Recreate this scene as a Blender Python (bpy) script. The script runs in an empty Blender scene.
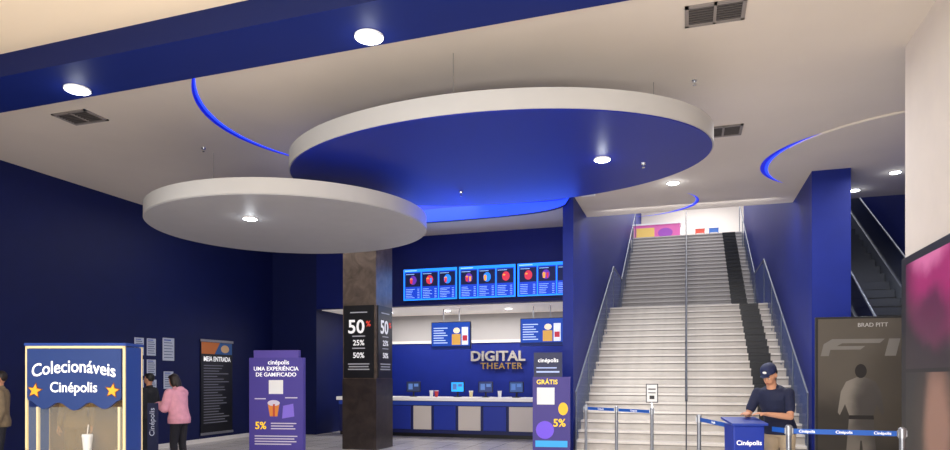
import bpy, math, random
from mathutils import Vector, Matrix
random.seed(4)
sc=bpy.context.scene
col=sc.collection
try:
    sc.view_settings.view_transform='Standard'
except Exception: pass

# ---------------------------------------------------------------- materials
def hx(h):
    h=h.lstrip('#'); o=[]
    for i in (0,2,4):
        v=int(h[i:i+2],16)/255
        o.append(v/12.92 if v<=0.04045 else ((v+0.055)/1.055)**2.4)
    return o
MC={}
def mat(h,rough=.6,metal=0.,emit=0.,noise=0.,scale=3.,alpha=1.,coat=0.,name=None,ior=None,trans=0.,dist=0.,spec=.5):
    key=(h,rough,metal,emit,noise,scale,alpha,coat,trans,dist,spec)
    if key in MC: return MC[key]
    m=bpy.data.materials.new(name or 'paint_'+h); m.use_nodes=True
    nt=m.node_tree; b=nt.nodes['Principled BSDF']
    c=hx(h)
    b.inputs['Base Color'].default_value=(*c,1)
    b.inputs['Roughness'].default_value=rough
    b.inputs['Metallic'].default_value=metal
    b.inputs['Alpha'].default_value=alpha
    b.inputs['Coat Weight'].default_value=coat
    b.inputs['Transmission Weight'].default_value=trans
    b.inputs['Specular IOR Level'].default_value=spec
    if emit:
        b.inputs['Emission Color'].default_value=(*c,1); b.inputs['Emission Strength'].default_value=emit
    if noise:
        tc=nt.nodes.new('ShaderNodeTexCoord'); n=nt.nodes.new('ShaderNodeTexNoise')
        n.inputs['Scale'].default_value=scale; n.inputs['Detail'].default_value=5; n.inputs['Distortion'].default_value=dist
        r=nt.nodes.new('ShaderNodeValToRGB')
        r.color_ramp.elements[0].position=.3; r.color_ramp.elements[1].position=.7
        r.color_ramp.elements[0].color=(*[x*(1-noise) for x in c],1)
        r.color_ramp.elements[1].color=(*[min(1,x*(1+noise)) for x in c],1)
        nt.links.new(tc.outputs['Object'],n.inputs['Vector']); nt.links.new(n.outputs['Fac'],r.inputs['Fac'])
        nt.links.new(r.outputs['Color'],b.inputs['Base Color'])
    MC[key]=m
    return m
def floor_mat():
    m=bpy.data.materials.new('floor_tile'); m.use_nodes=True; nt=m.node_tree; b=nt.nodes['Principled BSDF']
    tc=nt.nodes.new('ShaderNodeTexCoord'); br=nt.nodes.new('ShaderNodeTexBrick')
    br.offset=0; br.inputs['Scale'].default_value=1.; br.inputs['Brick Width'].default_value=.6; br.inputs['Row Height'].default_value=.6
    br.inputs['Mortar Size'].default_value=.006
    br.inputs['Color1'].default_value=(*hx('d0cbc6'),1); br.inputs['Color2'].default_value=(*hx('c4bfba'),1); br.inputs['Mortar'].default_value=(*hx('7a706c'),1)
    nt.links.new(tc.outputs['Object'],br.inputs['Vector']); nt.links.new(br.outputs['Color'],b.inputs['Base Color'])
    b.inputs['Roughness'].default_value=.25
    return m
def soft_print(name,spots,base,emit=.05):
    # printed picture made of soft out-of-focus colour fields: (cx,cz,rx,rz,colour)
    m=bpy.data.materials.new(name); m.use_nodes=True; nt=m.node_tree; b=nt.nodes['Principled BSDF']
    tc=nt.nodes.new('ShaderNodeTexCoord'); prev=None
    nz=nt.nodes.new('ShaderNodeTexNoise'); nz.inputs['Scale'].default_value=3.; nz.inputs['Detail'].default_value=4
    nt.links.new(tc.outputs['Object'],nz.inputs['Vector'])
    wv=nt.nodes.new('ShaderNodeMix'); wv.data_type='VECTOR'; wv.inputs['Factor'].default_value=.18
    nt.links.new(tc.outputs['Object'],wv.inputs[4]); nt.links.new(nz.outputs['Color'],wv.inputs[5])
    for cx,cz,rx,rz,h in spots:
        mp=nt.nodes.new('ShaderNodeMapping'); mp.vector_type='POINT'
        mp.inputs['Scale'].default_value=(1/rx,0,1/rz); mp.inputs['Location'].default_value=(-cx/rx,0,-cz/rz)
        gr=nt.nodes.new('ShaderNodeTexGradient'); gr.gradient_type='SPHERICAL'
        nt.links.new(wv.outputs[1],mp.inputs['Vector']); nt.links.new(mp.outputs['Vector'],gr.inputs['Vector'])
        rp=nt.nodes.new('ShaderNodeMapRange'); rp.inputs['From Max'].default_value=.6; rp.interpolation_type='SMOOTHSTEP'
        nt.links.new(gr.outputs['Fac'],rp.inputs['Value'])
        mx=nt.nodes.new('ShaderNodeMix'); mx.data_type='RGBA'
        nt.links.new(rp.outputs['Result'],mx.inputs[0])
        if prev is None: mx.inputs[6].default_value=(*hx(base),1)
        else: nt.links.new(prev,mx.inputs[6])
        mx.inputs[7].default_value=(*hx(h),1); prev=mx.outputs[2]
    nt.links.new(prev,b.inputs['Base Color']); nt.links.new(prev,b.inputs['Emission Color']); b.inputs['Emission Strength'].default_value=emit
    b.inputs['Roughness'].default_value=.35
    return m

# ---------------------------------------------------------------- geometry collector
class G:
    def __init__(s): s.v=[]; s.f=[]; s.m=[]; s.s=[]
    def add(s,vs,fs,m=0,sm=False):
        o=len(s.v); s.v+= [tuple(v) for v in vs]
        for f in fs: s.f.append([i+o for i in f]); s.m.append(m); s.s.append(sm)
    def box(s,x0,x1,y0,y1,z0,z1,m=0):
        s.add([(x0,y0,z0),(x1,y0,z0),(x1,y1,z0),(x0,y1,z0),(x0,y0,z1),(x1,y0,z1),(x1,y1,z1),(x0,y1,z1)],
              [(0,3,2,1),(4,5,6,7),(0,1,5,4),(1,2,6,5),(2,3,7,6),(3,0,4,7)],m)
    def cyl(s,p0,p1,r0,r1=None,n=16,m=0):
        if r1 is None: r1=r0
        p0=Vector(p0);p1=Vector(p1);d=(p1-p0).normalized()
        a=Vector((1,0,0)) if abs(d.x)<.9 else Vector((0,1,0))
        u=d.cross(a).normalized();w=d.cross(u)
        A=[];B=[]
        for i in range(n):
            t=2*math.pi*i/n; e=u*math.cos(t)+w*math.sin(t)
            A.append(p0+e*r0);B.append(p1+e*r1)
        s.add(A+B,[(i,(i+1)%n,n+(i+1)%n,n+i) for i in range(n)],m,True)
        s.add(A,[tuple(range(n))[::-1]],m); s.add(B,[tuple(range(n))],m)
    def prism(s,poly,y0,y1,m=0):
        n=len(poly)
        s.add([(x,y0,z) for x,z in poly]+[(x,y1,z) for x,z in poly],
              [tuple(range(n)),tuple(range(2*n-1,n-1,-1))]+[((i+1)%n,i,n+i,n+(i+1)%n) for i in range(n)],m)
    def slab(s,poly,z0,z1,m=0,ms=None,mt=None,sm=False):
        n=len(poly); ms=m if ms is None else ms; mt=m if mt is None else mt
        A=[(x,y,z0) for x,y in poly];B=[(x,y,z1) for x,y in poly]
        s.add(A,[tuple(range(n))[::-1]],m); s.add(B,[tuple(range(n))],mt)
        s.add(A+B,[(i,(i+1)%n,n+(i+1)%n,n+i) for i in range(n)],ms,sm)
    def rect(s,x0,z0,x1,z1,y=0,m=0):
        s.add([(x0,y,z0),(x1,y,z0),(x1,y,z1),(x0,y,z1)],[(0,1,2,3)],m)
    def poly(s,pts,y=0,m=0):
        s.add([(x,y,z) for x,z in pts],[tuple(range(len(pts)))],m)
    def disc(s,cx,cz,rx,rz,y=0,m=0,n=24,a0=0,a1=360):
        full=(a1-a0)>=360
        k=n if full else n+1
        s.poly([(cx+rx*math.cos(math.radians(a0+(a1-a0)*i/n)),cz+rz*math.sin(math.radians(a0+(a1-a0)*i/n))) for i in range(k)],y,m)
    def sph(s,c,r,n=14,k=10,m=0,M=None):
        if not hasattr(r,'__len__'): r=(r,r,r)
        vs=[];fs=[]
        for j in range(1,k):
            ph=math.pi*j/k
            for i in range(n):
                t=2*math.pi*i/n
                vs.append(Vector((r[0]*math.sin(ph)*math.cos(t),r[1]*math.sin(ph)*math.sin(t),r[2]*math.cos(ph))))
        vs.append(Vector((0,0,r[2])));vs.append(Vector((0,0,-r[2])))
        T=len(vs)-2;Bt=T+1
        for j in range(k-2):
            for i in range(n):
                fs.append((j*n+i,(j+1)*n+i,(j+1)*n+(i+1)%n,j*n+(i+1)%n))
        for i in range(n):
            fs.append((T,i,(i+1)%n)); fs.append((Bt,(k-2)*n+(i+1)%n,(k-2)*n+i))
        c=Vector(c)
        if M is not None: vs=[M@(c+v) for v in vs]
        else: vs=[c+v for v in vs]
        s.add(vs,fs,m,True)
    def chain(s,pts,n=12,m=0):
        for i,(p,r) in enumerate(pts):
            s.sph(p,r*.999,n,8,m)
            if i: s.cyl(pts[i-1][0],p,pts[i-1][1],r,n,m)
    def loft(s,rings,n=20,m=0):
        o=[];
        for r in rings: o+=r
        k=len(rings)
        fs=[(j*n+i,j*n+(i+1)%n,(j+1)*n+(i+1)%n,(j+1)*n+i) for j in range(k-1) for i in range(n)]
        fs.append(tuple(range(n))[::-1]); fs.append(tuple(range((k-1)*n,k*n)))
        s.add(o,fs,m,True)
    def mesh(s,name,mats):
        me=bpy.data.meshes.new(name); me.from_pydata(s.v,[],s.f)
        for mm in mats: me.materials.append(mm)
        for p,mi,sm in zip(me.polygons,s.m,s.s): p.material_index=mi; p.use_smooth=sm
        me.update(); return me
    def obj(s,name,mats,parent=None,loc=(0,0,0),rot=0,bevel=0,label=None):
        if not isinstance(mats,(list,tuple)): mats=[mats]
        o=bpy.data.objects.new(name,s.mesh(name,mats)); col.objects.link(o)
        o.location=loc; o.rotation_euler=(0,0,math.radians(rot))
        if parent: o.parent=parent
        if bevel:
            b=o.modifiers.new('bevel','BEVEL'); b.width=bevel; b.segments=2; b.limit_method='ANGLE'
        if label: o['label']=label
        return o
def empty(name,loc,rot=0,parent=None):
    o=bpy.data.objects.new(name,None); o.empty_display_size=.2; col.objects.link(o)
    o.location=loc; o.rotation_euler=(0,0,math.radians(rot))
    if parent: o.parent=parent
    return o
def top(o,label,cat,group=None):
    o['label']=label; o['category']=cat
    if group: o['group']=group
    return o
def struct(o): o['kind']='structure'; return o
def text(body,size,m,x,z,y,parent,align='CENTER',bold=0.,ext=.002,sx=1.,vert=False,bend=0.,space=1.,name='lettering'):
    cu=bpy.data.curves.new(name,'FONT'); cu.body=body; cu.size=size; cu.align_x=align; cu.align_y='CENTER'
    cu.extrude=ext; cu.offset=bold*size; cu.resolution_u=3; cu.space_character=space
    t=bpy.data.objects.new(name,cu); col.objects.link(t)
    dg=bpy.context.evaluated_depsgraph_get(); dg.update()
    me=bpy.data.meshes.new_from_object(t.evaluated_get(dg)); me.name=name
    bpy.data.objects.remove(t)
    if bend:
        for v in me.vertices: v.co.y-=bend*v.co.x**2
    me.materials.clear(); me.materials.append(m)
    o=bpy.data.objects.new(name,me); col.objects.link(o)
    o.parent=parent; o.location=(x,y,z)
    o.rotation_euler=(math.radians(90),0,0) if not vert else (math.radians(90),math.radians(-90),0)
    o.scale=(sx,1,1)
    return o

# palette
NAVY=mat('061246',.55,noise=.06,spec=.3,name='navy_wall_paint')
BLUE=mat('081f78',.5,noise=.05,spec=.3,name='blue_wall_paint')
CEIL=mat('dad0c4',.8,noise=.02,scale=1.2,name='ceiling_plaster')
CREAM=mat('f2e0c6',.8,name='cream_plaster')
WHITE=mat('eeeeee',.6); OFFW=mat('dfdad4',.6)
BLACK=mat('0a0a0c',.4); DARK=mat('1b1c22',.5); STEEL=mat('9a9da3',.3,metal=.9); CHROME=mat('c8cbd0',.18,metal=1)
RAIL=mat('6c727e',.35,metal=.6)
LED=mat('2040ff',.5,emit=1.6,name='blue_led'); LEDS=mat('0a1ed0',.5,emit=.6,name='blue_led_soft')
LAMP=mat('f4f8ff',.4,emit=18,name='lamp_lens')
GLASS=mat('7c9cc8',.04,alpha=.24,name='clear_glass')
WTXT=mat('ffffff',.5,emit=.35,name='white_letter')
LIT=lambda h,e=1.: mat(h,.5,emit=e)

H=5.4
# ---------------------------------------------------------------- room shell
g=G(); g.box(-13,8,-4,31,-.15,0); struct(g.obj('floor',floor_mat()))
g=G(); g.box(-2.7,8,28.92,37,7.1,7.43); struct(g.obj('floor',mat('d9d2cb',.4,noise=.05)))
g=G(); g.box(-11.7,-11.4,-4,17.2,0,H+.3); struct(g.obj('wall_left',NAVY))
g=G(); g.box(-11.7,-9.96,16.7,19.6,0,H+.3,1); g.box(-9.96,-2.46,16.7,17.0,3.55,H+.3)
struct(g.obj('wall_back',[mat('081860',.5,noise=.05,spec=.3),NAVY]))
g=G(); g.box(-9.96,-2.46,17.0,19.3,3.53,3.6); struct(g.obj('ceiling',[mat('efe6dc',.7,emit=.22,name='soffit_painted_glow')]))  # slight emission stands in for light on the soffit, no lamp itself
g=G(); g.box(-9.96,-2.46,19.3,19.6,0,2.72,0); g.box(-9.96,-2.46,19.3,19.6,2.72,3.6,1); g.box(-9.96,-2.46,19.26,19.3,2.66,2.74,2)
struct(g.obj('wall_recess',[BLUE,mat('a5a1a0',.7),OFFW]))
g=G(); g.box(-2.46,-2.24,13.9,36,0,11); struct(g.obj('wall_stairwell',BLUE))
g=G(); g.box(2.2,2.84,13.6,28.9,0,11); struct(g.obj('wall_divider',BLUE))
g=G(); g.box(4.6,4.8,8.6,36,0,11); struct(g.obj('wall_escalator',BLUE))
g=G(); g.box(-2.46,4.8,36,36.2,7.43,11); struct(g.obj('wall_upper',mat('ece8e2',.7)))
g=G(); g.box(-2.46,4.8,15.9,36.2,11,11.2); struct(g.obj('ceiling',CEIL))
g=G(); g.box(-2.24,2.84,15.7,15.9,H+.1,11,0); g.box(2.84,4.6,15.7,15.9,H+.1,11,1); struct(g.obj('wall_header',[OFFW,BLUE]))
g=G(); g.box(2.4,2.7,-4,8.83,0,H+.3); struct(g.obj('wall_right',mat('e6dcd0',.75,noise=.02)))
g=G(); g.box(-11.4,-2.46,5.86,16.7,H,H+.2); g.box(-2.46,-2.24,5.86,13.9,H,H+.2); g.box(-2.24,2.2,5.86,15.9,H,H+.2); g.box(2.2,4.6,5.86,13.6,H,H+.2); g.box(2.84,4.6,13.6,15.9,H,H+.2)
struct(g.obj('ceiling',CEIL))
g=G(); g.box(-11.4,2.4,-4,5.6,5.15,5.35); struct(g.obj('ceiling',CREAM))
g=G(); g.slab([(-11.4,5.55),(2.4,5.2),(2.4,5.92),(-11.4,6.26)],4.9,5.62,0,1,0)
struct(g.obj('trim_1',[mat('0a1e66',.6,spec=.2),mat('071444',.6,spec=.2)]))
g=G(); g.box(-11.4,-11.37,6,16.7,0,.1); struct(g.obj('baseboard_left',OFFW))

# crescent light coves in the ceiling
def cove(name,cx,cy,a,b,a0,a1,w,label,ridge=None):
    g=G(); n=40; P=[];Q=[];R=[]
    for i in range(n+1):
        f=i/n; t=math.radians(a0+(a1-a0)*f); k=w*math.sin(math.pi*f)**1.1+.003
        P.append((a*math.cos(t),b*math.sin(t))); Q.append(((a+k)*math.cos(t),(b+k)*math.sin(t)))
        R.append(((a+k*.4)*math.cos(t),(b+k*.4)*math.sin(t)))
    def strip(A,B,z,m):
        vs=[(x,y,z) for x,y in A]+[(x,y,z) for x,y in B]; L=len(A)
        g.add(vs,[(i,i+1,L+i+1,L+i) for i in range(L-1)],m)
    strip(R,Q,-.006,1); strip(P,R,-.005,0)
    o=empty(name,(cx,cy,H)); g.obj('led_strip',[LED,LEDS],o)
    if ridge:
        g=G(); A=[];B=[];n=48
        for i in range(n+1):
            t=math.radians(ridge[0]+(ridge[1]-ridge[0])*i/n)
            A.append(((a-.012)*math.cos(t),(b-.012)*math.sin(t))); B.append((a*math.cos(t),b*math.sin(t)))
        L=n+1
        g.add([(x,y,-.03) for x,y in A]+[(x,y,0) for x,y in A]+[(x,y,-.03) for x,y in B]+[(x,y,0) for x,y in B],
          [(i,i+1,L+i+1,L+i) for i in range(n)]+[(i+1,i,2*L+i,2*L+i+1) for i in range(n)]+[(2*L+i+1,2*L+i,3*L+i,3*L+i+1) for i in range(n)])
        g.obj('plaster_lip',CEIL,o)
    top(o,label,'ceiling light')
cove('led_cove',-2.6,8.9,4.05,3.3,152,222,.11,'curved blue LED cove light recessed into the plaster ceiling')
cove('led_cove',3.7,13.0,2.3,2.2,146,222,.13,'curved blue LED cove light set in the ceiling before the stairs',ridge=(205,300))
cove('led_cove',-1.3,15.0,1.5,1.2,-30,85,.08,'short curved blue LED cove light near the staircase opening')
g=G(); n=36;A=[];B=[];Z=[]
for i in range(n+1):
    t=math.radians(222+96*i/n); A.append((3.2*math.cos(t),2.6*math.sin(t))); Z.append(-.03-.55*math.sin(math.pi*i/n)**.4)
L=n+1
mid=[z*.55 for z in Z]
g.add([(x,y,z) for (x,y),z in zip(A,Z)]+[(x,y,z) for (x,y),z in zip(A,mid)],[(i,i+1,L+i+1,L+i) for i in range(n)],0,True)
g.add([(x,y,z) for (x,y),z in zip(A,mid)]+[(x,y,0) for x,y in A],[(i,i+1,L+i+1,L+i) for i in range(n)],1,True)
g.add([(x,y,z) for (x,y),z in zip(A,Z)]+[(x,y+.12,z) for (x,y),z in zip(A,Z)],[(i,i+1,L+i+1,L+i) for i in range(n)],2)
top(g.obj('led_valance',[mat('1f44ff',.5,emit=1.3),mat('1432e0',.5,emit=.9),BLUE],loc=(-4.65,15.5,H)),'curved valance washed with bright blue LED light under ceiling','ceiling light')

# ---------------------------------------------------------------- hanging discs
def disc(cx,cy,a,b,z0,h,mb,label,rods):
    r=empty('ceiling_disc',(cx,cy,z0)); top(r,label,'ceiling panel')
    n=96; P=[(a*math.cos(2*math.pi*i/n),b*math.sin(2*math.pi*i/n)) for i in range(n)]
    g=G(); g.slab(P,.012,h,0,0,0,True); g.obj('rim',mat('b0aeac',.6,noise=.02),r)
    P2=[(x*.994,y*.994) for x,y in P]
    g=G(); g.slab(P2,0,.02,0); g.obj('underside',mb,r)
    for x,y in rods:
        g=G(); g.cyl((x,y,h-.01),(x,y,H-z0),.0035,n=6); g.obj('rod',mat('8a8580',.5),r)
disc(-2.6,8.9,2.93,1.93,4.5,.24,mat('081f88',.42,noise=.05,scale=.8,spec=.25,name='blue_gloss_panel'),'large oval suspended ceiling disc, white rim and royal blue underside',[(-2.2,0),(2.2,0),(0,1.5),(0,-1.5)])
disc(-6.1,9.45,2.2,2.1,4.0,.22,mat('a4a3a5',.5,noise=.03,name='grey_panel'),'smaller round suspended ceiling disc with light grey underside and rim',[(-1.5,0),(1.5,0),(0,1.5)])
def point(loc,e,c=(1,1,1),r=.12):
    l=bpy.data.lights.new('lamp_light','POINT'); l.energy=e; l.color=c; l.shadow_soft_size=r
    o=bpy.data.objects.new('lamp_light',l); col.objects.link(o); o.location=loc
def spot(loc,e,ang=130,c=(1,1,1)):
    l=bpy.data.lights.new('lamp_light','SPOT'); l.energy=e; l.color=c; l.spot_size=math.radians(ang); l.spot_blend=.7; l.shadow_soft_size=.12
    o=bpy.data.objects.new('lamp_light',l); col.objects.link(o); o.location=loc
def area(loc,rot,sx,sy,e,c=(1,1,1)):
    l=bpy.data.lights.new('area_light','AREA'); l.shape='RECTANGLE'; l.size=sx; l.size_y=sy; l.energy=e; l.color=c
    o=bpy.data.objects.new('area_light',l); col.objects.link(o); o.location=loc; o.rotation_euler=[math.radians(a) for a in rot]
for i,(x,y,z,r) in enumerate([(-6.63,5.93,4.9,.14),(-2.92,5.86,4.9,.14),(-1.06,8.96,4.5,.11),(-6.24,8.57,4.0,.11),(-.245,13.57,H,.12),(3.24,15.2,H,.1),(3.67,14.1,H,.1),(-6.5,18,3.53,.09),(-4.7,18,3.53,.09),(-8.3,18,3.53,.09)]):
    e=empty('downlight',(x,y,z)); top(e,'round recessed LED downlight, white trim ring, switched on','downlight','recessed round downlights')
    g=G(); n=32
    R0=[(r*math.cos(2*math.pi*k/n),r*math.sin(2*math.pi*k/n)) for k in range(n)]
    g.slab(R0,-.018,0,0,0,0,True); g.obj('trim_ring',WHITE,e)
    g=G(); g.slab([(a*.88,b*.88) for a,b in R0],-.024,-.018); g.obj('lens',LAMP,e)
    spot((x,y,z-.05),[110,110,100,90,90,50,50,40,40,40][i],150,(.95,.97,1))
    point((x,y,z-.14),[2.5,2.5,1.6,1.6,2,1,1,.8,.8,.8][i],(.9,.95,1),.06)

# vents
def vent(x,y,w,d,label):
    r=empty('air_vent',(x,y,H)); top(r,label,'air vent','ceiling air vents')
    g=G(); t=.04
    g.box(-w/2,w/2,-d/2,-d/2+t,-.02,0);g.box(-w/2,w/2,d/2-t,d/2,-.02,0);g.box(-w/2,-w/2+t,-d/2,d/2,-.02,0);g.box(w/2-t,w/2,-d/2,d/2,-.02,0);g.box(-.015,.015,-d/2,d/2,-.02,0)
    g.obj('frame',mat('8d8682',.6),r)
    g=G(); g.box(-w/2+t,w/2-t,-d/2+t,d/2-t,-.004,-.001,1)
    k=int(d/.06)
    for i in range(k):
        yy=-d/2+t+(d-2*t)*(i+.5)/k; g.box(-w/2+t,w/2-t,yy-.008,yy+.012,-.016,-.006,0)
    g.obj('louvre',[mat('55504e',.6),mat('1d1b1a',.8)],r)
vent(-8.41,7.57,.62,.42,'dark rectangular louvred air vent in plaster ceiling')
vent(.285,7.39,.6,.42,'dark rectangular louvred air vent beside the pale wall')
vent(.54,10.97,.55,.45,'dark louvred air vent beside the large disc')
for x,y,z in [(-3.35,9.9,4.5),(-.55,9.3,4.5),(-7.6,9.2,H),(.1,9.0,H)]:
    g=G(); g.cyl((0,0,0),(0,0,-.02),.035,.03,12); g.cyl((0,0,-.02),(0,0,-.06),.012,n=8); g.cyl((0,0,-.06),(0,0,-.065),.022,n=10)
    top(g.obj('sprinkler',CHROME,loc=(x,y,z)),'small chrome fire sprinkler head under the ceiling','sprinkler','fire sprinkler heads')
g=G(); g.box(-.14,.14,-.1,.1,-.11,0); top(g.obj('emergency_light_box',WHITE,loc=(-1.9,13.6,H),bevel=.01),'small white rectangular box fixed under ceiling near stairs','emergency light')

# ---------------------------------------------------------------- column
g=G(); g.box(-.41,.41,0,.85,0,H)
colm=empty('column',(-6.965,13.5,0)); top(colm,'square brown stone column carrying black posters on two faces','column')
g.obj('shaft',mat('54483f',.35,noise=.45,scale=3,dist=1.5,name='brown_marble'),colm)
g=G(); g.box(-.42,.42,-.01,.86,0,1.58); g.obj('cladding',mat('302824',.3,noise=.4,scale=4,dist=1.),colm)
def fifty(loc,rot,w):
    r=empty('poster',loc,rot); top(r,'tall black discount poster with large white 50 percent figures','poster','black posters on the column')
    g=G(); g.box(-w/2,w/2,-.02,0,0,1.62); g.obj('panel',mat('0c0c10',.4),r)
    WT=LIT('e8e8e8',.3)
    text('50',.42,WT,-.06,1.13,-.024,r,bold=.02); text('%',.17,LIT('d84030',.3),.24,1.2,-.024,r,bold=.02)
    text('25%',.17,WT,0,.78,-.024,r,bold=.015); text('50%',.17,WT,0,.5,-.024,r,bold=.015)
    g=G()
    for k,(z,ww) in enumerate([(1.45,.4),(.92,.3),(.65,.3),(.3,.5),(.24,.46),(.18,.5)]): g.rect(-ww*w/1.4,z,ww*w/1.4,z+.025,-.022,0)
    g.obj('small_print',LIT('9a9aa0',.2),r)
fifty((-6.97,13.495,1.6),0,.74); fifty((-6.55,13.93,1.6),90,.74)

# ---------------------------------------------------------------- menu screens
def menu(x0,w,loc_y,z0,h,k):
    r=empty('menu_screen',(x0+w/2,loc_y,z0)); top(r,'wide glowing blue digital menu screen showing snack combos','screen','digital menu screens above the counter')
    g=G(); g.box(-w/2,w/2,-.02,.08,0,h); g.obj('frame',BLACK,r)
    g=G(); g.rect(-w/2+.012,.012,w/2-.012,h-.012,-.022,0)
    rr=random.Random(k*7+5)
    for j in range(3):
        pw=(w-.08)/3; q0=-w/2+.04+j*pw+.014; q1=q0+pw-.028; W_=q1-q0
        g.rect(q0,.05,q1,h-.09,-.024,1)
        g.rect(q0+.015,h*.44,q1-.015,h-.12,-.0245,8)
        px=(q0+q1)/2+rr.uniform(-.03,.03); pz=h*.64
        g.disc(px,pz,.1,.12,-.0255,rr.choice([2,3,5,3]))
        g.poly([(px-.08,pz-.09),(px-.02,pz-.09),(px-.01,pz+.03),(px-.09,pz+.03)],-.0265,rr.choice([2,4]))
        g.disc(px-.05,pz+.035,.035,.02,-.027,4)
        if rr.random()<.7: g.poly([(px+.02,pz-.09),(px+.06,pz-.09),(px+.07,pz+.04),(px+.01,pz+.04)],-.0272,rr.choice([3,4,2]))
        for q in range(6):
            zz=.08+.045*q; g.rect(q0+.03,zz,q0+.03+W_*rr.uniform(.35,.6),zz+.009,-.026,7); g.rect(q1-.1,zz,q1-.04,zz+.009,-.026,7)
        g.rect(q0+.03,h*.82,q0+W_*.6,h*.833,-.026,7)
    g.rect(-w/2+.06,h-.065,-w/2+.4,h-.045,-.026,7)
    g.obj('display',[LIT('1878e8',1.7),LIT('0a32a0',1.5),LIT('c83040',1.),LIT('1a78e8',1.3),LIT('e89a38',1.),LIT('5a2ca0',1.),LIT('e0c898',.9),LIT('a0c8ff',1.2),LIT('06123e',.6)],r)
for k in range(3): menu(-7.26+k*1.575,1.545,16.62,3.66,.86,k)
area((-5,16.4,4.0),(-80,0,0),4.4,.7,20,(.12,.4,1))
def tv(cx,w,y,z0,h,k,rot):
    r=empty('hanging_television',(cx,y,z0),rot); top(r,'flat television hung below the soffit showing a promotional slide','television','televisions over the counter')
    g=G(); g.box(-w/2,w/2,-.02,.05,0,h); g.obj('frame',BLACK,r)
    for s in (-1,1):
        g=G(); g.cyl((s*w*.2,.02,h),(s*w*.2,.02,3.53-z0),.015,n=8); g.obj('bracket',STEEL,r)
    g=G(); g.rect(-w/2+.015,.015,w/2-.015,h-.015,-.022,0); g.rect(w*.03,.12,w*.25,h*.55,-.024,1); g.disc(w*.15,h*.68,.1,.08,-.025,2); g.rect(w*.28,.12,w*.44,h*.8,-.024,5)
    g.rect(w*.3,h*.3,w*.42,h*.5,-.025,6)
    for q in range(7): g.rect(-w*.44,h*(.22+.09*q),-w*(.08+.05*(q%3)),h*(.22+.09*q)+.025,-.024,3)
    g.rect(-w/2+.02,.02,w/2-.02,.09,-.0245,4)
    g.obj('display',[LIT('143e98',1.),LIT('c89848',.9),LIT('e8d8b8',.9),LIT('b8ccf0',.9),LIT('08184c',1.),LIT('d8dce8',.9),LIT('b03040',.9)],r)
tv(-6.25,1.18,17.6,2.4,.76,0,-3); tv(-3.68,1.18,17.6,2.46,.74,1,-3)
r=empty('wall_sign',(-5.36,19.28,1.8)); top(r,'raised metallic letters reading DIGITAL THEATER on blue wall','sign')
text('DIGITAL',.41,mat('c4bcb6',.22,metal=.6,emit=.14),0,.44,-.05,r,bold=.025,ext=.04,sx=1.1); text('THEATER',.26,mat('a88a60',.22,metal=.6,emit=.1),.12,.15,-.05,r,bold=.015,ext=.03,sx=1.1,space=1.1)

# ---------------------------------------------------------------- counter
r=empty('snack_counter',(-6.5,17.0,0)); top(r,'long snack bar counter with pale top and panelled blue front','counter')
W=2.85
g=G(); g.box(-2.9,W,0,.65,.1,1.0); g.obj('body',mat('101c58',.5),r)
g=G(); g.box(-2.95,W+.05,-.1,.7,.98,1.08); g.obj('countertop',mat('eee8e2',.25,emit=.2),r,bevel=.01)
g=G(); g.box(-2.9,W,.04,.6,0,.1); g.obj('plinth',BLACK,r)
for x0,x1,c in [(-2.2,-1.5,0),(-1.42,-.7,1),(-.62,-.1,0),(-.02,.6,1),(.68,1.3,0),(1.38,2.0,1),(2.08,2.8,0)]:
    g=G(); g.box(x0,x1,-.03,0,.2,.84); g.obj('front_panel',[mat('cfc5ba',.4,emit=.05),mat('1a34a0',.4)][c],r,bevel=.006)
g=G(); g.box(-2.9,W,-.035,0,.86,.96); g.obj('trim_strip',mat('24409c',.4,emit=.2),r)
def pos(x,c,rot=0):
    r=empty('register_terminal',(x,17.3,1.08),rot); top(r,'point of sale screen on a short stand on the counter','cash register','registers on the counter')
    g=G(); g.box(-.09,.09,-.08,.08,0,.02); g.cyl((0,0,.02),(0,.02,.16),.025,n=10); g.obj('stand',BLACK,r)
    g=G(); g.box(-.2,.2,-.02,.02,.13,.42); g.obj('monitor',BLACK,r,bevel=.008)
    g=G(); g.rect(-.18,.15,.18,.40,-.0215,0); g.rect(-.14,.2,-.02,.36,-.023,1); g.rect(.02,.28,.14,.36,-.023,1); g.obj('display',[LIT(c,1.),LIT('4f70a8',.7)],r)
pos(-7.25,'1c2848',8); pos(-5.95,'28a0e8',-4); pos(-5.15,'203060',5); pos(-4.3,'304878',-6)
for x,cc in [(-6.7,'e8e8e8'),(-6.55,'c02828'),(-5.55,'e8d8a0'),(-4.75,'f0f0f0')]:
    g=G(); g.cyl((0,0,0),(0,0,.16),.04,.055,16); g.cyl((0,0,.16),(0,0,.175),.058,n=16,m=1)
    top(g.obj('drink_cup',[mat(cc,.5),WHITE],loc=(x,17.25,1.08)),'paper drink cup with flat lid on the counter','cup','cups on the snack counter')

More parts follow.
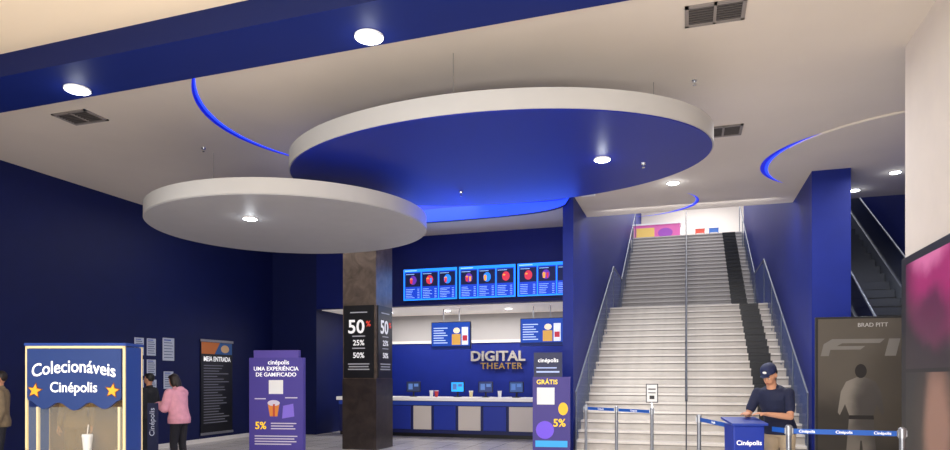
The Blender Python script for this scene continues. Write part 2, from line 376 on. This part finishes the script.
# ---------------------------------------------------------------- staircase
N1=20;N2=21;RI=7.43/41
st=empty('staircase',(0,13.0,0)); top(st,'wide pale stone staircase in two flights with glass balustrades','staircase')
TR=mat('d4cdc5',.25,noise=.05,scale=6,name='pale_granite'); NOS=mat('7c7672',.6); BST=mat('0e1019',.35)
RIS=mat('b6afa7',.22,noise=.12,scale=3,name='riser_stone'); RIS_SHADED=mat('9c9793',.35,noise=.08,scale=4,name='riser_stone_upper_shaded')  # upper risers: same stone, darkened to paint in their shade
t1=6.96/N1
def stepmesh(t,rm,tm,lip):
    g=G(); w=2.1
    for x0,x1,m in [(-w,1.38,0),(1.38,1.86,2),(1.86,w,0)]:
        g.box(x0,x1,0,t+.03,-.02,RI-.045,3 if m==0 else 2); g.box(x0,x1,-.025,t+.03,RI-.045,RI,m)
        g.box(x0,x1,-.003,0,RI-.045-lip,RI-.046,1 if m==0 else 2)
    return g.mesh('step',[tm,NOS,BST,rm])
y=0;z=0
m1=stepmesh(t1,RIS,TR,.018)
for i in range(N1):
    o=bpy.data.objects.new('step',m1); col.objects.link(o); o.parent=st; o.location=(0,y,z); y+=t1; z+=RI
yl=y; zl=z
g=G(); g.box(-2.1,2.1,-.06,2.6,-.14,0); g.obj('landing',mat('eae4dc',.3),st,loc=(0,yl,zl)); y+=2.6; yu=y
t2=(28.92-13-yu)/N2; m2=stepmesh(t2,RIS_SHADED,mat('beb9b4',.4),.018)  # upper treads toned down with the risers, shade put into the colour
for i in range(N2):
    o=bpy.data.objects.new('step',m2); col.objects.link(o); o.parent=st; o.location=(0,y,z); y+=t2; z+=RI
ye=y; ze=z
g=G(); P=[(0.05,0),(yl,zl-.15),(yu,zl-.15),(ye,ze-.15),(ye,ze-.5),(yu,zl-.5),(yl+.2,zl-.5),(.9,0)]
n=len(P)
g.add([(-2.08,a,b) for a,b in P]+[(2.08,a,b) for a,b in P],[tuple(range(n)),tuple(range(2*n-1,n-1,-1))]+[((i+1)%n,i,n+i,n+(i+1)%n) for i in range(n)])
g.obj('stringer',mat('8d8884',.6),st)
def balustrade(x,hh,glass=True,rr=.018,rm=RAIL):
    b=empty('balustrade',(x,0,0),0,st)
    pts=[(0,RI),(yl,zl+RI*.5),(yu,zl+RI*.5),(ye,ze)]
    g=G(); g.chain([(Vector((0,a,c+hh)),rr) for a,c in pts],10); g.obj('handrail',rm,b)
    def bal(yy,zz):
        g=G(); g.cyl((0,0,-.05),(0,0,hh),.012,n=8); g.obj('baluster',rm,b,loc=(0,yy,zz))
    for k in range(3):
        (a0,c0),(a1,c1)=pts[k],pts[k+1]; m=4 if k!=1 else 1
        for j in range(m):
            f=j/m; bal(a0+(a1-a0)*f,c0+(c1-c0)*f)
    bal(ye,ze)
    if glass:
        for k in range(3):
            g=G(); (a0,c0),(a1,c1)=pts[k],pts[k+1]
            g.add([(0,a0,c0+.06),(0,a1,c1+.06),(0,a1,c1+hh-.04),(0,a0,c0+hh-.04)],[(0,1,2,3)])
            g.obj('glass_panel',GLASS,b)
balustrade(-2.04,1.15); balustrade(2.04,1.15); balustrade(0,1.0,True,.024,mat('3e434e',.35,metal=.4))
# upper level things
g=G(); g.box(-.95,.95,-.35,.35,0,.72,0); g.box(-1,1,-.4,.4,.72,.78,1); g.rect(-.85,.1,-.1,.6,-.36,2); g.disc(.35,.36,.3,.2,-.362,3)
top(g.obj('promotion_table',[LIT('c860a0',.3),WHITE,LIT('d0b060',.3),LIT('9048a8',.3)],loc=(-1.2,30.0,7.43)),'table with bright pink cloth at the head of the stairs','table')
for x,c in [(-1.2,'e0a030'),(-.6,'50b060'),(.6,'d05040'),(1.2,'4070c0')]:
    g=G(); g.box(-.2,.2,-.15,.15,0,1.0,0); g.box(-.22,.22,-.17,.17,1.0,1.05,1); g.box(-.16,.16,-.16,-.15,.2,.8,2)
    top(g.obj('display_stand',[mat(c,.5,emit=.1),WHITE,OFFW],loc=(x,32.5,7.43)),'small colourful shop display stand on the upper level','display stand','display stands on upper level')

# ---------------------------------------------------------------- escalator
es=empty('escalator',(3.2,10.5,0),90); top(es,'escalator with grey metal sides and dark balustrades beside blue wall','escalator')
T=math.tan(math.radians(30)); LX=12.9; EW=1.2
for yy in (-.06,-EW):
    g=G(); g.prism([(0,0),(1.2,0),(LX,LX*T-.75),(LX,LX*T+.2),(0.0,.2)],yy,yy+.06); g.obj('side_cladding',mat('7c828e',.4,metal=.2),es)
    g=G(); g.prism([(-.4,.05),(0,.1),(LX,LX*T+.1),(LX,LX*T+.85),(.1,.95),(-.3,.9),(-.5,.6)],yy+.02,yy+.04); g.obj('balustrade',mat('18264c',.1,coat=.5,alpha=.6),es)
    g=G(); g.chain([(Vector((-.35,yy+.03,.12)),.022),(Vector((-.55,yy+.03,.5)),.022),(Vector((-.35,yy+.03,.88)),.022),(Vector((.1,yy+.03,.97)),.022),(Vector((LX,yy+.03,LX*T+.9)),.022)],10); g.obj('handrail',mat('787e8a',.35,metal=.3),es)
g=G(); g.prism([(-.4,0),(.4,0),(LX,LX*T-.4),(LX,LX*T-.25),(.2,.02),(-.4,.02)],-EW+.06,-.06); g.obj('truss',DARK,es)
sm=G(); sm.box(0,.4,-EW+.08,-.08,-.2,0,0)
sme=sm.mesh('step',[mat('4a4e58',.4,metal=.4)])
for i in range(30):
    o=bpy.data.objects.new('step',sme); col.objects.link(o); o.parent=es; o.location=(.5+i*.4,0,(.5+i*.4)*T+.0)

# ---------------------------------------------------------------- collectibles kiosk
kx,ky=-6.0,5.34; KR=17
k=empty('display_kiosk',(kx,ky,0),KR); top(k,'lit display cabinet with navy header reading Colecionáveis, blue side panels','kiosk')
FR=mat('e0cc9c',.4,metal=.2,emit=.2); NV=mat('12306c',.5,emit=.1); SB=mat('103a8c',.45)
w=.515;D=.36
g=G(); g.box(-w,w,.0,D,.0,.6); g.obj('base_cabinet',mat('1b2f74',.5),k,bevel=.01)
g=G()
for x in (-w,w-.022):
    for y_ in (-.002,D-.02): g.box(x,x+.022,y_,y_+.022,.6,1.93)
g.box(-w,w,-.002,.02,1.905,1.93); g.box(-w,w,-.005,.02,.6,.63)
g.obj('frame',FR,k)
for s in (-1,1):
    g=G(); a_=s*(w-.004); g.box(min(a_,a_-s*.02),max(a_,a_-s*.02),.02,D-.02,.6,1.92); g.obj('side_panel',SB,k)
g=G(); g.box(-w-.01,w+.01,-.01,D+.01,1.93,1.96); g.obj('roof',SB,k,bevel=.004)
g=G(); g.box(-w+.03,w-.03,D-.03,D-.01,.6,1.9); g.obj('back_panel',mat('a88440',.1,alpha=.3,emit=.15),k)
g=G(); g.box(-w+.03,w-.03,.03,D-.04,.80,.815); g.obj('shelf',mat('a89c80',.3,alpha=.6),k)
g=G(); pts=[(-w+.03,1.9),(-w+.03,1.40)]
for i in range(25):
    t=i/24; pts.append((-w+.04+(2*w-.08)*t,1.335+.04*math.cos(t*6*math.pi)-.03*math.sin(math.pi*t)))
pts+=[(w-.03,1.40),(w-.03,1.9)]
g.prism(pts,-.02,.02); g.obj('header',NV,k)
for s in (-1,1):
    g=G(); g.box(s*(w-.09)-.012,s*(w-.09)+.012,.05,.08,.815,1.3); g.obj('inner_upright',FR,k)
text('Colecionáveis',.185,WTXT,0,1.715,-.026,k,bold=.008,sx=.84,bend=.2); text('Cinépolis',.15,WTXT,.0,1.5,-.026,k,bold=.008,sx=.87)
for sx_ in (-.4,.4):
    def star(R): return [(sx_+(R if i%2==0 else R*.45)*math.sin(math.pi*i/5+.15),1.47+(R if i%2==0 else R*.45)*math.cos(math.pi*i/5+.15)) for i in range(10)][::-1]
    g=G(); g.prism(star(.085),-.026,-.021,1); g.prism(star(.065),-.031,-.0265,0); g.obj('star',[mat('f09a28',.4,emit=.4),mat('7a4410',.5)],k)
g=G(); g.add([(-w+.03,.012,.63),(w-.03,.012,.63),(w-.03,.012,1.3),(-w+.03,.012,1.3)],[(0,1,2,3)]); g.obj('glass_pane',mat('c0d0d8',.04,alpha=.14,name='thin_glass'),k)
a=math.radians(KR)
def kp(lx,ly): return (kx+lx*math.cos(a)-ly*math.sin(a),ky+lx*math.sin(a)+ly*math.cos(a))
x_,y_=kp(.02,.18)
g=G(); g.cyl((0,0,0),(0,0,.17),.038,.052,20); g.cyl((0,0,.17),(0,0,.19),.055,.05,20,1); g.cyl((0,0,.19),(.015,0,.29),.006,n=8,m=2)
top(g.obj('souvenir_cup',[mat('e8e4e0',.5),WHITE,mat('e0d8d0',.4)],loc=(x_,y_,.816)),'white souvenir cup with lid and straw on kiosk shelf','cup')

# ---------------------------------------------------------------- totems and boards
def totem(loc,rot,label):
    r=empty('promotional_totem',loc,rot); top(r,label,'sign'); return r
PUR=mat('382a80',.5,emit=.08); PUR2=mat('54449c',.5,emit=.06); LAV=mat('463a90',.5,emit=.06)
t=totem((-7.33,10.85,0),10,'tall purple cardboard totem with white card and yellow percent offer')
g=G(); g.box(-.53,.53,0,.12,0,1.98); g.box(-.44,.44,0,.1,1.98,2.12,1); g.box(-.58,.58,-.1,.22,0,.05); g.obj('panel',[LAV,PUR2],t)
g=G(); g.rect(-.14,1.3,.14,1.56,-.003,0); g.poly([(-.12,.88),(.03,.88),(.07,1.12),(-.16,1.12)],-.003,1); g.disc(-.045,1.13,.12,.055,-.004,2); g.rect(-.06,.88,-.02,1.11,-.0045,3)
g.poly([(.12,.84),(.36,.88),(.34,1.12),(.14,1.08)],-.003,4)
for j,(x0,x1,zz) in enumerate([(-.42,-.2,1.2),(.18,.42,1.22),(-.1,.4,.74),(-.1,.34,.69),(-.1,.38,.64),(-.42,.42,.5),(-.42,.36,.45),(-.42,.4,.4),(-.42,.3,.35)]): g.rect(x0,zz,x1,zz+.02,-.003,2)
g.obj('artwork',[WHITE,LIT('c87830',.25),LIT('c8c0d0',.15),LIT('b04030',.2),LIT('7a64c8',.2)],t)
text('cinépolis',.12,WTXT,.05,1.89,-.004,t,bold=.01); text('UMA EXPERIÊNCIA',.105,WTXT,0,1.77,-.004,t,bold=.01); text('DE GAMIFICADO',.105,WTXT,0,1.66,-.004,t,bold=.01)
text('5%',.19,LIT('f0c020',.5),-.3,.7,-.006,t,bold=.02)
t=totem((-2.42,12.45,0),8,'narrow navy and purple ticket totem with white card and offer text')
g=G(); g.box(-.35,.35,0,.14,0,1.62,0); g.box(-.33,.2,0,.1,1.62,2.08,1); g.box(-.4,.4,-.1,.25,0,.05,1); g.obj('panel',[PUR,mat('101a48',.5)],t)
g=G(); g.rect(-.27,1.1,.06,1.42,-.003,0); g.disc(.22,1.02,.09,.12,-.003,1); g.disc(-.12,.62,.17,.17,-.003,2); g.rect(-.3,.3,.3,.42,-.003,3); g.rect(-.28,1.7,.15,1.73,-.003,4);g.rect(-.28,1.78,.1,1.8,-.003,4)
g.obj('artwork',[WHITE,LIT('e0b020',.4),LIT('6a48d0',.3),LIT('2a9ad8',.4),LIT('a8b8e8',.3)],t)
text('GRÁTIS',.12,LIT('f0d040',.5),-.08,1.52,-.004,t,bold=.02); text('5%',.2,LIT('f0c020',.5),.15,.75,-.006,t,bold=.02); text('cinépolis',.11,WTXT,-.06,1.93,-.004,t,bold=.01)
t=totem((-8.1,8.62,0),14,'slim dark blue banner stand with vertical white wordmark')
g=G(); g.box(-.08,.08,0,.04,0,1.2); g.box(-.16,.16,-.14,.18,0,.03); g.obj('panel',mat('0e1840',.5),t)
text('Cinépolis',.12,mat('b8c0d8',.5),0,.9,-.004,t,vert=True)
r=empty('notice_board',(-11.4,14.27,.2),90); top(r,'tall black notice board headed MEIA ENTRADA on navy wall','notice board')
g=G(); g.box(-.6,.6,-.03,0,0,2.34); g.obj('panel',mat('0d0e14',.4),r)
for z_ in (2.3,-.02):
    g=G(); g.box(-.62,.62,-.045,-.03,z_,z_+.06); g.obj('frame',mat('8a8a90',.4,metal=.5),r)
g=G(); g.rect(-.58,2.0,.58,2.29,-.032,0); g.poly([(-.58,2.0),(-.1,2.0),(.1,2.29),(-.58,2.29)],-.034,1); g.disc(.3,2.14,.16,.1,-.034,2); g.obj('header_picture',[mat('2a5a98',.5),mat('c87030',.5),mat('d8b080',.5)],r)
text('MEIA ENTRADA',.17,WTXT,0,1.87,-.036,r,bold=.015,sx=.85)
g=G(); zz=1.7
random.seed(9)
for i in range(22):
    L=random.uniform(.5,1.0); g.rect(-.5,zz,-.5+L,zz+.02,-.032,0); zz-=.068
g.obj('small_print',LIT('6a6a74',.3),r)
for y0,z0,w_,h_ in [(11.75,2.1,.26,.38),(12.1,2.1,.26,.38),(11.75,1.65,.26,.36),(12.1,1.65,.26,.36),(11.75,1.2,.26,.36),(12.12,1.2,.26,.36),(12.62,2.0,.36,.52),(12.62,1.35,.3,.4)]:
    r=empty('paper_notice',(-11.4,y0,z0),90); top(r,'white printed notice sheet fixed to the navy wall','notice','printed notices on the navy wall')
    g=G(); g.box(-w_/2,w_/2,-.006,0,0,h_); g.obj('sheet',mat('b4bccc',.6),r)
    g=G()
    for q in range(6): g.rect(-w_*.4,h_*(.12+q*.13),w_*(.4-.1*(q%2)),h_*(.12+q*.13)+.018,-.008,0)
    g.rect(-w_*.4,h_*.88,w_*.2,h_*.93,-.008,1); g.obj('printed_lines',[mat('55607c',.6),mat('2040a0',.6)],r)

# racing film poster
r=empty('film_poster',(2.49,11.3,.1),4); top(r,'large grey freestanding film poster of a racing driver from behind','poster')
g=G(); g.box(-.62,.62,0,.05,0,2.42); g.obj('frame',mat('1c1a1a',.4),r,bevel=.005)
g=G(); w=.585; c0=.03
PB=soft_print('grey_film_print',[(0,1.7,1.2,1.1,'5e564c'),(-.4,.5,.9,.7,'38322c'),(.45,1.1,.5,.9,'4e463c')],'282420',0)
g.rect(-w,c0,w,2.39,-.002,0)
def sh(p,ox,oz,s): return [(ox+a*s+b*s*.2,oz+b*s*.85) for a,b in p]
g.poly(sh([(-.44,0),(-.35,0),(-.35,.09),(-.02,.09),(.02,.14),(-.29,.14),(-.24,.18),(.17,.18),(.21,.24),(-.36,.24),(-.44,.17)],.0,1.83,1.25),-.004,1)
g.poly(sh([(.28,0),(.4,0),(.4,.24),(.28,.24)],-.03,1.83,1.25),-.004,1)
def fg(p,s=.84,ox=.0,oz=.1): return [(ox+x*s*.85,oz+z*s) for x,z in p]
g.poly(fg([(-.3,.1),(-.04,.1),(-.01,.55),(.02,.55),(.07,.1),(.32,.1),(.27,.55),(.24,1.0),(.3,1.2),(.4,1.0),(.44,1.05),(.38,1.42),(.28,1.6),(.08,1.68),(-.08,1.68),(-.28,1.6),(-.38,1.42),(-.44,1.05),(-.4,1.0),(-.3,1.2),(-.22,1.0),(-.26,.55)]),-.005,2)
g.poly(fg([(-.23,.93),(.25,.93),(.24,1.0),(-.22,1.0)]),-.006,3)
g.disc(0,.1+.84*1.79,.08,.105,-.006,3)
g.obj('artwork',[PB,mat('7e7972',.6),soft_print('suit_print',[(-.1,1.1,.5,.6,'8f877c'),(.2,.8,.3,.9,'4a4440'),(0,.3,.3,.5,'787066')],'544e48',0),mat('221c19',.6)],r)
text('BRAD PITT',.085,mat('c8c4c0',.5),.16,2.29,-.008,r,bold=0)
r=empty('light_box_poster',(2.4,7.3,.2),-90); top(r,'tall double film poster, magenta upper image and warm dark image below','poster')
g=G(); g.box(-1.45,1.0,-.06,0,0,2.75); g.obj('frame',mat('08080a',.4),r,bevel=.006)
g=G(); g.rect(-1.28,1.5,.95,2.66,-.062,0); g.rect(-1.28,.05,.95,1.46,-.062,1)
g.obj('artwork',[soft_print('magenta_print',[(-.1,2.2,1.1,.8,'a8246c'),(-.35,2.35,.6,.3,'e078ac'),(-.3,1.75,.6,.3,'5c1440')],'1c0818',.12),
 soft_print('portrait_print',[(-.2,.7,.7,1.2,'2e2018'),(-.15,.8,.42,.75,'9c7462')],'07060a',.03)],r)

# ---------------------------------------------------------------- podium + barriers
r=empty('reception_podium',(.68,8.2,0),14); top(r,'blue ticket control podium with white wordmark and sloped top','podium')
g=G(); g.prism([(-.16,.04),(.16,.04),(.175,1.06),(-.175,1.06)],0,.34); g.obj('body',mat('0c30a0',.5),r,bevel=.012)
g=G(); g.add([(-.2,-.04,1.06),(.2,-.04,1.06),(.2,.38,1.11),(-.2,.38,1.11),(-.2,-.04,1.085),(.2,-.04,1.085),(.2,.38,1.135),(-.2,.38,1.135)],[(0,3,2,1),(4,5,6,7),(0,1,5,4),(1,2,6,5),(2,3,7,6),(3,0,4,7)]); g.obj('desktop',mat('1c3ca0',.4),r)
g=G(); g.box(-.19,.19,-.03,.37,0,.04); g.obj('base',BLACK,r)
text('Cinépolis',.075,WTXT,0,.86,-.004,r,bold=.01)
def postobj(x,y,z=1.08):
    r=empty('barrier_post',(x,y,0)); top(r,'polished steel queue barrier post with round base','barrier post','queue barrier posts')
    g=G(); g.cyl((0,0,0),(0,0,.012),.17,n=28); g.cyl((0,0,.012),(0,0,.03),.16,.05,n=28); g.obj('base',STEEL,r)
    PS=mat('8a8e96',.35,metal=.6)
    g=G(); g.cyl((0,0,.02),(0,0,z-.1),.028,n=18); g.obj('pole',PS,r)
    g=G(); g.cyl((0,0,z-.1),(0,0,z),.036,n=18); g.cyl((0,0,z),(0,0,z+.012),.032,.02,n=18); g.box(-.042,.042,-.018,.018,z-.085,z-.02); g.obj('cassette',mat('a0a4ac',.35,metal=.6),r)
    return r
PP={'a':(-1.82,12.8),'b':(-1.2,12.3),'c':(-.556,11.78),'d':(.17,9.8),'e':(1.06,7.95),'f':(2.12,7.9)}
for v in PP.values(): postobj(*v)
def belt(p,q,words,z=1.025,inset=.048):
    p=Vector((*p,0));q=Vector((*q,0)); d=q-p; L=d.length; ang=math.degrees(math.atan2(d.y,d.x))
    r=empty('barrier_belt',(p.x,p.y,z),ang); top(r,'blue retractable queue belt printed with white wordmarks','barrier belt','queue barrier belts')
    g=G(); g.box(inset,L-inset,-.0015,.0015,-.027,.027); g.obj('webbing',mat('1658b8',.6,emit=.05),r)
    for i in range(words): text('Cinépolis',.042,WTXT,L*(i+.5)/words,0,-.003,r,bold=.01,ext=.0005)
belt(PP['a'],PP['b'],1); belt(PP['b'],PP['c'],1); belt(PP['e'],PP['f'],3); belt(PP['d'],(.5,8.6),1); belt((.9,8.25),PP['e'],0)
r=empty('sign_holder',(-.556,11.7,1.08)); top(r,'small white sign in a frame on top of a barrier post','sign')
g=G(); g.box(-.012,.012,.07,.09,.0,.2); g.obj('stem',STEEL,r)
g=G(); g.box(-.1,.1,.07,.09,.1,.42); g.obj('frame',DARK,r)
g=G(); g.rect(-.085,.115,.085,.405,.068,0); g.rect(-.06,.32,.06,.34,.066,1); g.rect(-.06,.26,.06,.275,.066,1); g.rect(-.04,.16,.04,.22,.066,1); g.obj('card',[WHITE,DARK],r)

# ---------------------------------------------------------------- people
def fuse(g,name,m,parent,voxel=.011,it=3):
    o=bpy.data.objects.new(name,g.mesh(name,[m])); col.objects.link(o)
    r=o.modifiers.new('r','REMESH'); r.mode='VOXEL'; r.voxel_size=voxel; r.use_smooth_shade=True
    if it:
        s=o.modifiers.new('s','SMOOTH'); s.iterations=it; s.factor=.5
    dg=bpy.context.evaluated_depsgraph_get(); dg.update()
    me=bpy.data.meshes.new_from_object(o.evaluated_get(dg)); me.name=name
    bpy.data.objects.remove(o)
    me.materials.clear(); me.materials.append(m)
    for p in me.polygons: p.use_smooth=True
    q=bpy.data.objects.new(name,me); col.objects.link(q); q.parent=parent
    return q
def hand(g,wrist,d,nrm,side,curl=.5):
    d=Vector(d).normalized(); nrm=Vector(nrm); nrm=(nrm-d*nrm.dot(d)).normalized(); s=d.cross(nrm)*side
    w=Vector(wrist)
    for t in (-.026,-.009,.009,.026): g.chain([(w+d*.005+s*t*.6,.016),(w+d*.085+s*t,.0145)],8)
    for i,(off,L) in enumerate([(.029,.070),(.010,.080),(-.010,.074),(-.029,.058)]):
        b=w+d*.085+s*off*1.1; q=[(b,.0095)]; ang=0; p=b
        for k in range(3):
            ang+=curl*.55; dd=d*math.cos(ang)+nrm*math.sin(ang)+s*off*1.5; p=p+dd*L*(.42-.08*k); q.append((p,.009-.001*k))
        g.chain(q,8)
    b=w+d*.03+s*.028; g.chain([(b,.013),(b+d*.03+s*.025+nrm*.01,.0115),(b+d*.055+s*.033+nrm*.022,.010)],8)
def person(label,loc,rot,sc_=1.,lean=0,headp=0,heady=0,arms=None,skin='b98468',shirt='222a48',pants='20222a',hair='17110e',longhair=False,cap=None,sleeve='long',bulk=0.,shoe='18181a',stance=.1,hood=False,pen=None):
    root=empty('person',loc,rot); root.scale=(sc_,)*3; top(root,label,'person')
    la=math.radians(lean)
    def L(p):
        p=Vector(p)
        if p.z<=.95: return p
        f=min(1,(p.z-.95)/.2); an=la*f
        y=p.y;z=p.z-.95
        return Vector((p.x,y*math.cos(an)-z*math.sin(an),.95+y*math.sin(an)+z*math.cos(an)))
    def ring(z,rx,ry,cy=0,e=0,n=20):
        return [L((  (rx+e)*math.cos(2*math.pi*i/n),cy+(ry+e)*math.sin(2*math.pi*i/n),z)) for i in range(n)]
    T=[(.86,.155,.11,0),(.95,.165,.115,.0),(1.05,.148,.102,0),(1.15,.145,.1,0),(1.27,.165,.112,-.005),(1.37,.175,.11,0),(1.43,.15,.09,.005),(1.47,.09,.065,.01)]
    hip=[Vector((s*.085,0,.9)) for s in (-1,1)]
    knee=[Vector((-stance,-.02,.49)),Vector((stance,-.04,.49))]
    ank=[Vector((-stance-.01,.02,.09)),Vector((stance+.01,-.0,.09))]
    sho=[L((-.175,0,1.405)),L((.175,0,1.405))]
    if arms is None: arms=[((-.24,.03,1.12),(-.25,-.04,.88)),((.24,.03,1.12),(.25,-.04,.88))]
    nb=L((0,.0,1.46)); hm=Matrix.Translation(L((0,-.005,1.54)))@Matrix.Rotation(la*.6+math.radians(headp),4,'X')@Matrix.Rotation(math.radians(heady),4,'Z')
    g=G()
    g.loft([ring(*t) for t in T])
    g.chain([(nb,.06),(hm@Vector((0,.01,.03)),.052)])
    g.sph((0,.008,.115),(.075,.092,.105),16,12,0,hm); g.sph((0,-.02,.06),(.056,.066,.066),14,10,0,hm)
    g.sph((0,-.088,.085),(.012,.02,.018),8,6,0,hm); g.sph((0,-.082,.105),(.009,.014,.03),8,6,0,hm)
    g.sph((0,-.083,.045),(.022,.01,.008),8,6,0,hm)
    for s in (-1,1): g.sph((s*.077,.012,.095),(.011,.018,.028),8,8,0,hm)
    for s in (0,1):
        g.chain([(hip[s],.088),(knee[s],.055),(knee[s]*.6+ank[s]*.4+Vector((0,.015,0)),.054),(ank[s],.037)])
        e,w=[Vector(q) for q in arms[s]]
        g.chain([(sho[s],.052),((sho[s]+e)/2,.045),(e,.036),(e*.65+w*.35,.037),(w,.024)])
        d=(w-e); sg=-1 if s==0 else 1
        nr=Vector((-sg*.8,-.2,-.3)) if abs(d.normalized().z)>.75 else Vector((0,0,-1))
        g.chain([(w-d.normalized()*.01,.024),(w+d.normalized()*.02,.022)],8)
        hand(g,w,d,nr,sg,.45)
    fuse(g,'body',mat(skin,.6,name='skin'),root,.0095,2)
    g=G()
    for s in (-1,1):
        g.sph((s*.03,-.078,.108),(.011,.008,.006),8,6,0,hm)
        g.sph((s*.03,-.085,.108),(.005,.004,.005),8,6,1,hm)
        g.sph((s*.031,-.083,.127),(.014,.004,.0025),8,6,1,hm)
    g.sph((0,-.09,.045),(.02,.006,.005),8,6,2,hm)
    g.obj('facial_features',[mat('e8e0d8',.4),mat('2a1c16',.5),mat('96504a',.5)],root)
    e=.016+bulk; g=G(); g.loft([ring(*t,e=e+(.012 if t[0]<1 else 0)) for t in T])
    for s in (0,1):
        el,w=[Vector(q) for q in arms[s]]
        if sleeve=='long':
            w2=w-(w-el).normalized()*.015
            g.chain([(sho[s],.062+bulk),((sho[s]+el)/2,.056+bulk),(el,.048+bulk),(w2,.034+bulk*.8)])
        else:
            m_=sho[s]*.3+el*.7; g.chain([(sho[s],.062+bulk),(m_,.056+bulk)])
    g.chain([(L((0,.01,1.44)),.075+bulk*.4),(L((0,.012,1.475)),.066+bulk*.3)])
    if hood: g.sph(L((0,.09,1.45)),(.11,.07,.08))
    fuse(g,'jacket' if sleeve=='long' else 'shirt',mat(shirt,.8,noise=.08,scale=12),root,.011,3)
    g=G(); g.loft([ring(z,a,b,c,e=.012) for z,a,b,c in [(.84,.15,.11,0),(.95,.165,.115,0),(1.0,.155,.108,0)]])
    for s in (0,1):
        g.chain([(hip[s],.1),(knee[s],.07),(ank[s]+Vector((0,.01,.02)),.055)])
    fuse(g,'trousers',mat(pants,.85,noise=.08,scale=12),root,.011,2)
    for s in (0,1):
        g=G(); g.sph(ank[s]+Vector((0,-.07,-.04)),(.045,.12,.045)); g.sph(ank[s]+Vector((0,.01,-.03)),(.04,.06,.055)); g.box(ank[s].x-.042,ank[s].x+.042,ank[s].y-.18,ank[s].y+.06,-.0,.02)
        fuse(g,'shoe',mat(shoe,.5),root,.01,1)
    if hair:
        g=G()
        if not cap: g.sph((0,.028,.133),(.083,.09,.098),16,12,0,hm); g.sph((0,-.03,.185),(.065,.05,.035),12,8,0,hm)
        else: g.sph((0,.045,.12),(.079,.072,.08),16,12,0,hm)
        if longhair:
            g.sph((0,.075,.05),(.075,.045,.13),14,10,0,hm); g.sph((0,.085,-.05),(.065,.035,.12),14,10,0,hm)
            for s in (-1,1): g.sph((s*.07,.025,.07),(.022,.05,.09),10,8,0,hm)
        fuse(g,'hair',mat(hair,.55,noise=.2,scale=30),root,.009,1)
    if cap:
        g=G(); rr=[]
        for zz,k_ in [(.145,1.0),(.175,1.0),(.205,.9),(.225,.7),(.238,.4),(.242,.1)]:
            rr.append([hm@Vector((.088*k_*math.cos(2*math.pi*i/20),.010+.101*k_*math.sin(2*math.pi*i/20),zz)) for i in range(20)])
        g.loft(rr); g.sph((0,-.098,.153),(.058,.048,.008),14,8,0,hm)
        fuse(g,'cap',mat(cap,.7),root,.008,1)
        g=G(); g.sph((0,-.089,.19),(.024,.010,.016),10,8,0,hm); g.obj('cap_badge',WHITE,root)
    return root
person('staff man in navy polo, cap and khaki trousers leaning on podium',(1.1,9.02,0),-26,1.05,lean=28,headp=16,heady=-4,
  arms=[((-.24,-.34,1.09),(-.17,-.54,1.12)),((.24,-.36,1.09),(.04,-.52,1.12))],shirt='182040',pants='c0ae92',hair='14100e',cap='18224a',sleeve='short',skin='cc9678')
person('woman with long dark hair in pale pink jacket and dark trousers',(-8.35,9.5,0),-88,.95,headp=14,lean=8,
  arms=[((-.2,-.18,1.15),(-.08,-.38,1.22)),((.23,-.12,1.14),(.12,-.36,1.2))],shirt='d898aa',pants='1c1c26',hair='1c1210',longhair=True,bulk=.035,hood=True)
person('person in black clothing reading notices on the wall',(-9.85,10.4,0),-80,.96,headp=0,shirt='15161c',pants='15161c',hair='0e0b0a',bulk=.015)
person('person in dim beige jacket and dark hair waiting by the wall',(-10.3,7.8,0),-40,.97,shirt='7c6c54',pants='2a2a30',hair='1a1210',bulk=.02)
person('person in brown top standing near the kiosk',(-9.3,8.3,0),30,.94,shirt='5a4838',pants='20222c',hair='120e0c',longhair=True)

# ---------------------------------------------------------------- light
wd=bpy.data.worlds.new('world'); sc.world=wd; wd.use_nodes=True
bg=wd.node_tree.nodes['Background']; bg.inputs['Color'].default_value=(1,.97,.94,1); bg.inputs['Strength'].default_value=.55
area((-3,-1.5,4.6),(62,0,12),9,2.5,560,(1,.97,.93))
area((-1.5,-1.0,.9),(128,0,4),4.5,.9,520,(1,.96,.91))  # added unseen uplight that brightens the ceiling
area((-7,12.5,5.2),(0,0,0),6,2,90,(1,.96,.94))
area((0,11.5,5.25),(0,0,0),3,2.5,220,(1,.98,.96))
area((0,15.2,5.3),(35,0,0),3.6,.8,80,(1,.98,.96))
area((0,24,10.8),(0,0,0),3.6,14,620,(1,.99,.97))
area((3.7,20,10.8),(0,0,0),1.6,10,260,(1,.98,.96))
area((3.6,12,5.25),(0,0,0),1.4,3,70,(1,.97,.95))
area((-6,18.2,3.45),(0,0,0),6,.8,140,(1,.97,.94))
area((.6,33,10.5),(0,0,0),3,3,250,(1,.98,.95))
area((-3.6,11.6,4.2),(-112,0,0),3.6,.2,26,(.04,.12,1))  # added unseen blue lamp washing the rear underside of the large disc
area((-3.2,10.3,4.3),(0,55,0),.3,1.2,10,(.04,.12,1))  # added unseen blue lamp tinting the right edge of the small disc
point((-3.9,14.0,4.9),22,(.05,.12,1),.3)
# ---------------------------------------------------------------- camera
cd=bpy.data.cameras.new('camera'); cam=bpy.data.objects.new('camera',cd); col.objects.link(cam)
cam.location=(0,0,1.6); cam.rotation_euler=(math.radians(90),0,math.radians(17.5))
cd.sensor_width=36; cd.lens=36*670/950; cd.shift_y=.161
sc.camera=cam
